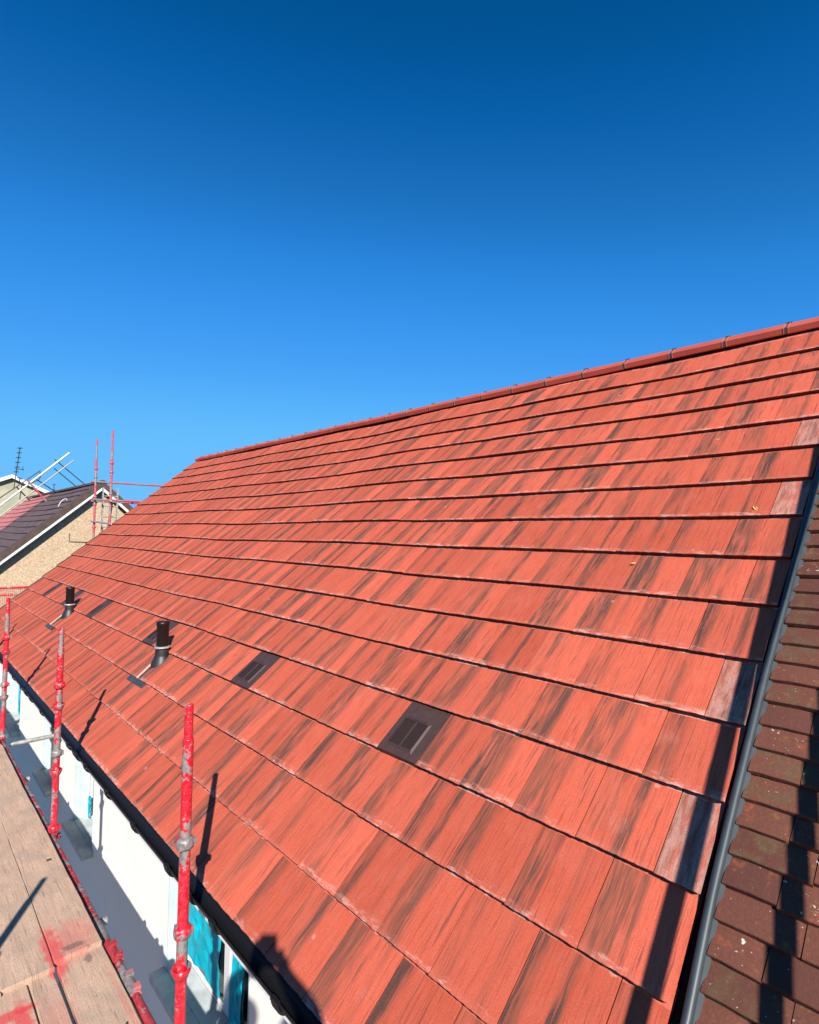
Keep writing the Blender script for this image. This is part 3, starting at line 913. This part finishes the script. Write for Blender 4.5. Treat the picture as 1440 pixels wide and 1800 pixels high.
# scaffold boards
def board(x0, x1, y0, y1, zt, label, skew=0.0):
    b = MB(); nx = max(2, int((x1-x0)/.12)); r = random.Random(int(x0*100+y0*1000))
    ph = r.uniform(0, 6)
    prof = lambda x: .0025*math.sin(x*1.7+ph)+.0015*math.sin(x*4.1+ph)
    pts = []
    xs = [x0+(x1-x0)*i/nx for i in range(nx+1)]
    c = .004; t = .038
    for x in xs:
        d = prof(x); k = skew*(x-x0)
        e = r.uniform(-.0015, .0015); e2 = r.uniform(-.0015, .0015)
        pts += [(x, y0+d+k+e, zt-c), (x, y0+d+k+c+e, zt), (x, y1+d+k-c+e2, zt), (x, y1+d+k+e2, zt-c), (x, y1+d+k+e2, zt-t), (x, y0+d+k+e, zt-t)]
    n = 6
    fs = [(i*n+j, i*n+(j+1) % n, (i+1)*n+(j+1) % n, (i+1)*n+j) for i in range(nx) for j in range(n)]
    fs += [tuple(range(n-1, -1, -1)), tuple(nx*n+j for j in range(n))]
    b.add(pts, [tuple(reversed(f)) for f in fs])
    o = b.build('scaffold_board', M_BOARD, None, ((x0+x1)/2, (y0+y1)/2, zt-t))
    return tag(o, label, 'board', 'timber boards of the scaffold walkway')
ZB = -.455
board(2.845, 6.745, .322, .556, ZB, 'long tan board next to the red ledger tube, far side of the joint')
board(2.80, 6.71, .5575, .795, ZB, 'second tan board from the ledger, cut off by the left photo edge')
board(.2, 2.838, .318, .545, ZB-.03, 'board at the bottom edge beside the ledger, with dark twig lying on it')
board(.1, 2.86, .564, .676, ZB-.026, 'narrow board at bottom left beside the wide dark gap')
board(.1, 2.79, .686, .915, ZB-.024, 'board in the bottom left corner with bright red paint smear')
board(2.78, 6.69, .800, 1.04, ZB, 'third board beyond the left photo edge, far side')
board(.1, 2.775, .925, 1.155, ZB-.024, 'board underfoot, outside the left photo edge')
board(2.78, 6.69, 1.043, 1.28, ZB, 'fourth board beyond the left photo edge, far side')
board(.1, 2.775, 1.165, 1.395, ZB-.024, 'outer board underfoot, outside the left photo edge')
board(6.75, 11.5, .33, .56, ZB, 'farthest walkway board beside the ledger at the left edge')
board(-2.4, .15, .9, 1.13, ZB-.024, 'board under the photographer, inner one')
board(-2.4, .08, 1.14, 1.37, ZB-.024, 'board under the photographer, outer one')
board(6.70, 11.5, .57, .80, ZB, 'farthest walkway board, second from the ledger, outside the left edge')
board(6.70, 11.5, .81, 1.04, ZB, 'farthest walkway board, third from the ledger, outside the left edge')
board(6.70, 11.5, 1.05, 1.28, ZB, 'farthest walkway board, outermost, outside the left edge')
for i, (y0, w_) in enumerate(((.33, 'innermost'), (.57, 'second'), (.81, 'third'), (1.05, 'fourth'), (1.29, 'outermost'))):
    board(-2.0, 7.0, y0, y0+.235, -2.40, w_+' board of the lift below, seen only through the gaps')
# debris on the boards
M_TWIG = mat_plain('twig', (.09, .05, .03), .8)
b = MB(); b.path([(2.11, .405, ZB-.020), (2.16, .385, ZB-.021), (2.20, .372, ZB-.022)], .005, 6)
tag(b.build('twig', M_TWIG, None, (2.15, .39, ZB-.03)), 'small dark wooden splinter lying on the near bottom board', 'twig')
b = MB(); b.box((3.93, .372, ZB), (3.95, .40, ZB+.006)); 
tag(b.build('wood_chip', M_TWIG, None, (3.94, .385, ZB)), 'tiny dark chip on the far board near the ledger', 'wood chip')

# raking tubes above the old roof: off to the right, they throw the dark bands by the verge
def raker(u0, u1, label):
    hh = .85
    k = hh/SUN.dot(N_)
    a = rp(-.75, u0) + SUN*k; c = rp(6.3, u1) + SUN*k
    b = MB(); b.tube(a, c, .0242, n=14, hollow=True)
    return tag(b.build('scaffold_tube', M_GALV, None, (a+c)/2), label, 'scaffold tube', 'raking tubes above the old roof')
raker(.094, -.074, 'raking tube nearest the verge, its shadow band falls on the red tiles')
raker(-.262, -.262, 'raking tube over the old roof, its shadow falls on the brown tiles')

# ------------------------------------------------------------------ gable scaffold at the far end
FO = Vector((14.7, -2.5, GZ))
fs_ = empty('scaffold', FO, 'faded red scaffold tower rising beyond the far roof end', 'scaffold')
def tubepart(name, a, c, mat=None, r=.0242, par=fs_, n=10):
    b = MB(); b.tube(a, c, r, n=n); return b.build(name, mat or M_REDFAR, par, (Vector(a)+Vector(c))/2)
for x, y in ((13.9, -2.53), (15.6, -2.60), (13.9, -.2), (15.6, -.2), (13.9, -5.2), (15.6, -5.2)):
    b = MB(); tp = 4.32 if y < -1 and y > -4 else 1.0
    b.tube((x, y, GZ), (x, y, tp-.45), .028, n=12); b.tube((x, y, tp-.45), (x, y, tp), .021, n=12)
    o = b.build('standard', M_REDFAR, fs_, (x, y, GZ))
    for z in (tp-.80, tp-1.02, tp-1.55, tp-1.75, tp-2.35):
        b = MB(); b.lathe((x, y, z), [(.026, -.03), (.045, -.02), (.048, .015), (.03, .025)], 12); b.build('coupler', M_REDFAR, o, (x, y, z))
tubepart('guard_rail', (15.6, -2.5, 3.17), (15.6, -5.3, 3.19)); tubepart('guard_rail', (13.9, -2.45, 2.62), (13.9, -5.3, 2.60)); tubepart('guard_rail', (15.6, -2.5, 2.66), (15.6, -5.3, 2.64))
tubepart('transom', (13.75, -2.50, 2.60), (15.8, -2.58, 2.72), M_GALV); tubepart('transom', (13.75, -2.50, 2.05), (15.8, -2.58, 2.13), M_GALV)
tubepart('guard_rail', (13.9, .6, .62), (13.9, -5.3, .62), M_RED); tubepart('guard_rail', (13.9, .6, .47), (13.9, -5.3, .47), M_RED, .018)
# brick guard mesh below the rail
b = MB()
y = .55
while y > -1.4:
    b.tube((13.92, y, .20), (13.92, y, .62), .0035, n=4); y -= .035
z = .22
while z < .62:
    b.tube((13.925, .55, z), (13.925, -1.4, z), .0035, n=4); z += .035
o = b.build('brick_guard', mat_plain('red_wire', (.55, .10, .10), .6), fs_, (13.92, -.4, .2))
for x in (13.62, 14.0, 14.4):
    tubepart('ledger', (x, .6, .05), (x, -5.3, .05), M_GALV)
# ladder leaning on that scaffold
LA = Vector((14.9, -2.62, GZ)); lad = empty('ladder', (14.9, -2.75, GZ), 'grey metal ladder tied inside the far red scaffold', 'ladder')
for dy in (0, -.34):
    b = MB(); b.box((15.05, -2.66+dy-.015, -1.2), (15.12, -2.66+dy+.015, 3.0)); b.build('stile', M_GALV, lad, (15.08, -2.66+dy, -1.2))
z = -1.0
while z < 2.9:
    b = MB(); b.tube((15.085, -2.66, z), (15.085, -3.0, z), .014, n=8); b.build('rung', M_GALV, lad, (15.085, -2.8, z)); z += .27
for (a, c) in (((14.95, -2.72, 1.3), (15.0, -2.85, 2.6)), ((14.6, -2.9, 1.5), (14.7, -2.95, 2.15))):
    tubepart('brace', a, c, M_DARKSTEEL, .03)
b = MB(); b.box((14.2, -3.3, 1.42), (15.5, -2.3, 1.46)); 
tag(b.build('scaffold_board', M_BOARD, None, (14.8, -2.8, 1.42)), 'board deck tucked behind the roof edge below the far ladder', 'board', 'timber boards of the scaffold walkway')

# ------------------------------------------------------------------ next house along (beige gable)
NX, NY, NZ = 21.5, -4.17, 3.60
SL = .905
nh = empty('house', (26, NY, GZ), 'beige pebbledashed house with brown tiled roof beyond the far scaffold', 'house')
HALF = 4.3
b = MB()
zt = NZ-.30
b.add([(NX,NY+HALF-.35,GZ),(NX,NY-HALF+.35,GZ),(NX,NY-HALF+.35,zt-(HALF-.35)*SL),(NX,NY,zt),(NX,NY+HALF-.35,zt-(HALF-.35)*SL)], [(4,3,2,1,0)])
b.add([(36,NY+HALF-.35,GZ),(36,NY-HALF+.35,GZ),(36,NY-HALF+.35,zt-(HALF-.35)*SL),(36,NY,zt),(36,NY+HALF-.35,zt-(HALF-.35)*SL)], [(0,1,2,3,4)])
for sg in (1, -1):
    yy = NY+sg*(HALF-.35); q = [(NX,yy,GZ),(36,yy,GZ),(36,yy,zt-(HALF-.35)*SL),(NX,yy,zt-(HALF-.35)*SL)]
    b.add(q, [(0,1,2,3) if sg < 0 else (3,2,1,0)])
b.build('wall', M_PEB, nh, (26, NY, GZ))
M_BROWN = mat_plain('brown_concrete_tile', (.105, .062, .058), .75, 0, .22, 3.0, .1)
M_PINK = mat_plain('pink_red_tile', (.46, .15, .14), .8, 0, .15, 3.0, .1)
M_VERGE = mat_plain('brown_verge', (.075, .042, .030), .8, 0, .25, 6)
sl_len = HALF*math.hypot(1, SL); nE = Vector((0, 1, -SL)).normalized(); nN = Vector((0, SL, 1)).normalized()
def steproof(b, x0, x1, side, mi, course=.345, n=17):
    e = Vector((0, side, -SL)).normalized(); nn = Vector((0, side*SL, 1)).normalized()
    A = Vector((0, NY, NZ))
    for k in range(n):
        s0 = k*course; s1 = (k+1)*course+.03
        # each course is a slab whose lower edge stands proud; slight sag along x
        xs = [x0+(x1-x0)*i/8 for i in range(9)]
        for xa, xb in zip(xs, xs[1:]):
            def P(x, s, h):
                return A+Vector((x, 0, 0))+e*s+nn*(h+.018*math.sin(x*.9+k*.2))
            b.add([P(xa,s0,0), P(xb,s0,0), P(xb,s1,.035), P(xa,s1,.035), P(xa,s1,.0), P(xb,s1,.0)], [(0,1,2,3) if side < 0 else (3,2,1,0), (3,2,5,4) if side < 0 else (4,5,2,3)], mi)
b = MB()
steproof(b, NX+.12, 28.9, 1, 0); steproof(b, 28.9, 35.6, 1, 1); steproof(b, NX+.12, 35.6, -1, 0)
nroof = b.build('roof', [M_BROWN, M_PINK], nh, (28, NY, NZ))
b = MB()
x = NX-.30
while x < 35.5:
    c = Vector((x, NY, NZ)); n = 8
    for i in range(n):
        a0 = math.pi*i/n; a1 = math.pi*(i+1)/n
        p = lambda a, xx: (xx, NY+.13*math.cos(a), NZ-.02+.11*math.sin(a))
        b.add([p(a0,x), p(a1,x), p(a1,x+.44), p(a0,x+.44)], [(3,2,1,0)], 0, True)
    x += .45
b.add([(NX-.31, NY+.14*math.cos(math.pi*i/8), NZ-.03+.12*math.sin(math.pi*i/8)) for i in range(9)], [tuple(range(9))])
b.build('ridge', M_VERGE, nroof, (28, NY, NZ))
for sg in (1, -1):
    e = Vector((0, sg, -SL)).normalized(); nn = Vector((0, sg*SL, 1)).normalized(); A = Vector((NX, NY, NZ))
    L = HALF*math.hypot(1, SL)
    def slab(name, x0, x1, h0, h1, mat, par, s0=.0):
        b = MB(); vs = []
        for xx in (x0, x1):
            for s in (s0, L):
                for h in (h0, h1):
                    p = Vector((xx, NY, NZ))+e*s+nn*h
                    if s == s0 and s0 == 0.0: p = Vector((xx, NY, NZ+h/nn.z))
                    vs.append(p)
        b.add(vs, [(0,1,3,2),(4,6,7,5),(0,4,5,1),(2,3,7,6),(1,5,7,3),(0,2,6,4)])
        bm = b.build(name, mat, par, (NX, NY+sg*2, NZ-2))
        bmm = bmesh.new(); bmm.from_mesh(bm.data); bmesh.ops.recalc_face_normals(bmm, faces=bmm.faces); bmm.to_mesh(bm.data); bmm.free()
    slab('verge', NX-.30, NX+.14, -.11, .055, M_VERGE, nroof)
    slab('bargeboard', NX-.28, NX-.255, -.205, -.112, mat_plain('weathered_white_board', (.66, .65, .62), .6, 0, .08, 4), nh)
    slab('barge_soffit', NX-.253, NX-.004, -.203, -.190, M_VERGE, nh)
# thin cable on the gable and a white hoop on its roof
b = MB(); b.path([(NX-.02, -3.24, 1.77), (NX-.02, -3.25, 1.48), (NX-.02, -4.4, 1.44)], .016, 6)
b.build('cable', mat_plain('grey_cable', (.22, .16, .12), .7), nh, (NX, -3.3, 1.5))
b = MB()
P0 = Vector((23.0, NY, NZ))+nE*1.15+nN*.02
b.path([P0+Vector((0, d, -SL*d+.15*math.sqrt(max(0, 1-(d/.14)**2)))) for d in [-.14+.028*i for i in range(11)]], .012, 6)
tag(b.build('cable_hoop', M_WHITE, None, P0), 'small white hoop standing on the brown tiled roof', 'cable')
# lower reddish roof of the attached part behind, with chimney-side wall
bh = empty('house', (40, -3.5, GZ), 'red brown roofed house just behind the pink tiles at left', 'house')
b = MB()
b.add([(36.4,-5.2,3.15),(44,-5.2,3.15),(44,.5,-1.6),(36.4,.5,-1.6)], [(3,2,1,0)])
b.build('roof', mat_plain('red_brown_roof', (.22, .062, .036), .85, 0, .4, 2.0, .1), bh, (40, -2, 1))
b = MB(); b.add([(36.42,-5.2,3.1),(36.42,.5,-1.65),(36.42,.5,GZ),(36.42,-5.2,GZ)], [(3,2,1,0)]); b.build('wall', M_PEB, bh, (36.4, -2, GZ))

# ------------------------------------------------------------------ grey-green gable house far left
gx = 46.0
gh = empty('house', (gx+5, -4.6, GZ), 'distant grey green gabled house with white bargeboards at far left', 'house')
AY, AZ = -4.62, 5.60; GS = .47; GW = 6.0
b = MB(); b.add([(gx,AY-GW,GZ),(gx,AY-GW,AZ-.2-GW*GS),(gx,AY,AZ-.2),(gx,AY+GW,AZ-.2-GW*GS),(gx,AY+GW,GZ)], [(4,3,2,1,0), ])
t = NT('grey_green_render'); p = t.pos(); n = t.noise(p, 1.6, 4)
t_c = t.mix(t.step(n, .35, .68), (.33, .33, .23), (.46, .43, .32)); 
b.build('wall', t.out(t_c, .95), gh, (gx, AY, GZ))
b = MB()
for sg in (1, -1):
    b.add([(gx-.3,AY,AZ+.06),(gx+10,AY,AZ+.06),(gx+10,AY+sg*(GW+.2),AZ+.06-(GW+.2)*GS),(gx-.3,AY+sg*(GW+.2),AZ+.06-(GW+.2)*GS)], [(0,1,2,3) if sg < 0 else (3,2,1,0)])
b.build('roof', mat_plain('distant_slate', (.28, .22, .20), .8), gh, (gx+5, AY, AZ))
for sg in (1, -1):
    b = MB(); b.add([(gx-.31,AY,AZ+.05),(gx-.31,AY+sg*(GW+.2),AZ+.05-(GW+.2)*GS),(gx-.31,AY+sg*(GW+.2),AZ-.2-(GW+.2)*GS),(gx-.31,AY,AZ-.2),
                     (gx-.2,AY,AZ+.05),(gx-.2,AY+sg*(GW+.2),AZ+.05-(GW+.2)*GS),(gx-.2,AY+sg*(GW+.2),AZ-.2-(GW+.2)*GS),(gx-.2,AY,AZ-.2)],
                    [(0,1,2,3),(7,6,5,4),(0,4,5,1),(3,2,6,7)])
    b.build('bargeboard', M_WHITE, gh, (gx-.3, AY+sg*3, AZ-1.5))
b = MB(); b.box((gx-.5, -3.5, .8), (gx-.05, 1.2, 2.2)); b.build('lean_to', M_DARKSTEEL, gh, (gx, -2, 1))

# TV aerials
def aerial(x, y, z0, z1, n, w, label, lean=0.0):
    o = empty('tv_aerial', (x, y, z0), label, 'aerial', 'rooftop aerials')
    b = MB(); b.tube((x, y, z0), (x, y+lean, z1), .028, n=6); b.build('mast', M_DARKSTEEL, o, (x, y, z0))
    for i in range(n):
        f = .42+.58*i/(n-1); z = z0+(z1-z0)*f; yy = y+lean*f
        b = MB(); b.tube((x-.5*w, yy-.8*w, z), (x+.5*w, yy+.8*w, z), .03, n=6); b.box((x-.05, yy-.06, z-.04), (x+.05, yy+.06, z+.04)); b.build('element', M_DARKSTEEL, o, (x, yy, z))
    return o
o = aerial(45.2, -4.68, 4.6, 7.45, 6, .16, 'tall yagi aerial on the apex of the grey green gable', -.25)
b = MB(); b.box((45.1, -5.2, 5.98), (45.3, -4.7, 6.01)); b.tube((45.2, -5.15, 5.9), (45.2, -5.15, 6.2), .02, n=5); b.build('element', M_DARKSTEEL, o, (45.2, -5, 6))
aerial(60.0, -9.7, 3.6, 6.1, 4, .14, 'tiny aerial just above the brown ridge, farther off')

# raking roof scaffold on the next house, seen against the sky
ro = empty('scaffold', (28, -3.5, 2.2), 'crossed thin raking tubes above the pink tiles at far left', 'scaffold')
M_PALE = mat_plain('pale_alloy_tube', (.70, .72, .70), .4, .1)
def rk(a, c, mat, r, x0=28.0, x1=28.0): 
    b = MB(); b.tube((x0, *a), (x1, *c), r, n=8); b.build('tube', mat, ro, (x0, *a))
rk((-1.9, 2.76), (-4.45, 5.37), M_PALE, .040)
rk((-1.85, 3.05), (-3.43, 4.50), M_DARKSTEEL, .022, 28.3, 28.3)
rk((-1.90, 2.31), (-4.60, 5.03), mat_plain('buff_tube', (.40, .36, .30), .5), .026, 27.9, 27.9)
rk((-3.91, 5.03), (-5.60, 3.60), M_DARKSTEEL, .021, 28.1, 28.1)
rk((-3.88, 4.62), (-5.30, 3.41), M_DARKSTEEL, .021, 28.0, 28.0)
rk((-2.87, 4.01), (-3.68, 3.03), M_REDFAR, .040, 27.8, 27.8)
rk((-2.56, 3.71), (-3.07, 3.13), M_DARKSTEEL, .028, 28.2, 28.2)
rk((-3.25, 4.10), (-4.2, 3.45), M_DARKSTEEL, .022, 28.2, 28.2)
b = MB(); b.path([(28.2, -3.40, 4.42), (28.2, -3.42, 4.22), (28.2, -3.34, 4.06), (28.2, -3.18, 3.97), (28.2, -3.05, 3.85)], .024, 6); b.build('bent_tube', M_DARKSTEEL, ro, (28.2, -3.3, 4.2))
b = MB(); b.box((27.6, -3.95, 3.02), (27.9, -3.66, 3.08)); b.build('base_plate', M_PALE, ro, (27.8, -3.8, 3.03))

# ------------------------------------------------------------------ the photographer (only the shadow falls in the picture)
def person():
    ph = CAM_POS - fw*.022
    fh = Vector((fw.x, fw.y, 0)).normalized(); rh = Vector((fh.y, -fh.x, 0))
    base = Vector((CAM_POS.x, CAM_POS.y, ZB-.024+.36)) - fh*.33 - rh*.12
    def P(f, r_, z): return base + fh*f + rh*r_ + Vector((0, 0, z))
    hL = ph - r2*.066 - u2*.040 - fw*.02; hR = ph + r2*.020 - u2*.075 - fw*.02
    V = {'pelvis': (P(0, 0, .95), .13), 'belly': (P(.0, 0, 1.12), .135), 'chest': (P(.0, 0, 1.34), .155), 'neck': (P(.01, 0, 1.53), .06), 'headl': (P(.03, 0, 1.62), .085), 'headt': (P(.03, 0, 1.74), .08),
         'shL': (P(0, -.17, 1.47), .075), 'elL': (P(.24, -.14, 1.76), .055), 'wrL': (hL-fw*.06-u2*.06, .030), 'haL': (hL, .036),
         'shR': (P(0, .17, 1.47), .075), 'elR': (P(.26, .30, 1.735), .062), 'wrR': (hR-fw*.03-u2*.06+r2*.04, .036), 'haR': (hR, .034),
         'hipL': (P(0, -.10, .88), .10), 'knL': (P(.02, -.13, .49), .062), 'anL': (P(-.02, -.15, .09), .042), 'toL': (P(.16, -.17, .035), .035),
         'hipR': (P(0, .10, .88), .10), 'knR': (P(.02, .13, .49), .062), 'anR': (P(-.02, .15, .09), .042), 'toR': (P(.16, .17, .035), .035)}
    K = list(V)
    ed = [('pelvis','belly'),('belly','chest'),('chest','neck'),('neck','headl'),('headl','headt'),('chest','shL'),('shL','elL'),('elL','wrL'),('wrL','haL'),('chest','shR'),('shR','elR'),('elR','wrR'),('wrR','haR'),
          ('pelvis','hipL'),('hipL','knL'),('knL','anL'),('anL','toL'),('pelvis','hipR'),('hipR','knR'),('knR','anR'),('anR','toR')]
    vs = [V[k][0]-base for k in K]; es = [(K.index(a), K.index(c)) for a, c in ed]; rs = [V[k][1] for k in K]
    # five fingers on each hand, curled round the phone's edges
    for hn, sg in (('haL', -1), ('haR', 1)):
        h = V[hn][0]
        for q in range(4):
            a = h + u2*(.022-.016*q) + r2*(sg*.018)
            bq = a - r2*(sg*.004) + fw*.018 + r2*sg*.006
            i0 = len(vs); vs += [a-base, bq-base]; rs += [.0095, .008]; es += [(K.index(hn), i0), (i0, i0+1)]
        a = h + u2*.030 - fw*.014; i0 = len(vs); vs += [a-base, a+u2*.03-r2*sg*.018-base]; rs += [.011, .009]; es += [(K.index(hn), i0), (i0, i0+1)]
    me = bpy.data.meshes.new('person'); me.from_pydata([tuple(v) for v in vs], es, [])
    o = obj('person', me, None, base)
    md = o.modifiers.new('skin', 'SKIN')
    for i, r_ in enumerate(rs): me.skin_vertices[0].data[i].radius = (r_, r_)
    me.skin_vertices[0].data[0].use_root = True
    o.modifiers.new('sub', 'SUBSURF').levels = 2
    o.modifiers['sub'].render_levels = 2
    t = NT('work_clothes'); x, y, z = t.sep(t.obj())
    c = t.mix(t.math('GREATER_THAN', z, .98), (.03, .035, .05), (.06, .065, .07))
    c = t.mix(t.math('GREATER_THAN', z, 1.56), c, (.50, .30, .22))
    me.materials.append(t.out(c, .85))
    for q in me.polygons: q.use_smooth = True
    tag(o, 'photographer in dark work clothes on the scaffold, known by the shadow at the gutter', 'person')
    hb = MB()
    for q in (-.26, .20):
        hb.box((base.x-.3, base.y+q, base.z-.345), (base.x+.3, base.y+q+.05, base.z-.033))
    hb.box((base.x-.34, base.y-.30, base.z-.033), (base.x+.34, base.y+.29, base.z-.002))
    tag(hb.build('hop_up_step', M_BOARD, None, (base.x, base.y, base.z-.345)), 'low timber hop up step under the photographer', 'step')
    # cap of hair
    b = MB(); hc = P(.02, 0, 1.75)
    b.lathe(hc, [(.098, -.03), (.102, .01), (.09, .05), (.055, .085), (0, .095)], 16); b.build('hair', mat_plain('dark_hair', (.03, .02, .015), .8), o, hc)
    # phone
    M = Matrix((r2, u2, -fw)).transposed().to_4x4(); M.translation = ph
    b = MB(); b.box((-.060, -.135, 0), (.015, .012, .009), 0, M); b.box((-.012, -.010, -.002), (.012, .010, .0), 1, M)
    tag(b.build('phone', [M_BLACK, M_DARKSTEEL], None, ph), 'black phone held overhead by the photographer', 'phone')
person()

# ------------------------------------------------------------------ small leaves on the tiles
M_LEAF = mat_plain('dry_leaf', (.62, .36, .10), .8)
def leaf(s, u, ang, label, sc=1.0):
    P = [(-.022,0,.002),(-.008,.010,.007),(.012,.009,.009),(.026,0,.003),(.012,-.009,.010),(-.008,-.010,.006)]
    M = Matrix.Translation(rp(s, u, wob(u, s)-.5*TT+.006)) @ RM @ Matrix.Rotation(ang, 4, 'Z') @ Matrix.Scale(sc, 4)
    b = MB(); b.add([M @ Vector(p) for p in P], [(0,1,2,3),(0,3,4,5)])
    tag(b.build('leaf', M_LEAF, None, rp(s, u)), label, 'leaf')
leaf(3.17, .238, .6, 'pale dry leaf on the red tiles near the top of the verge shadow')
leaf(2.66, .79, 1.8, 'tiny dry leaf in the middle of the red roof', .7)
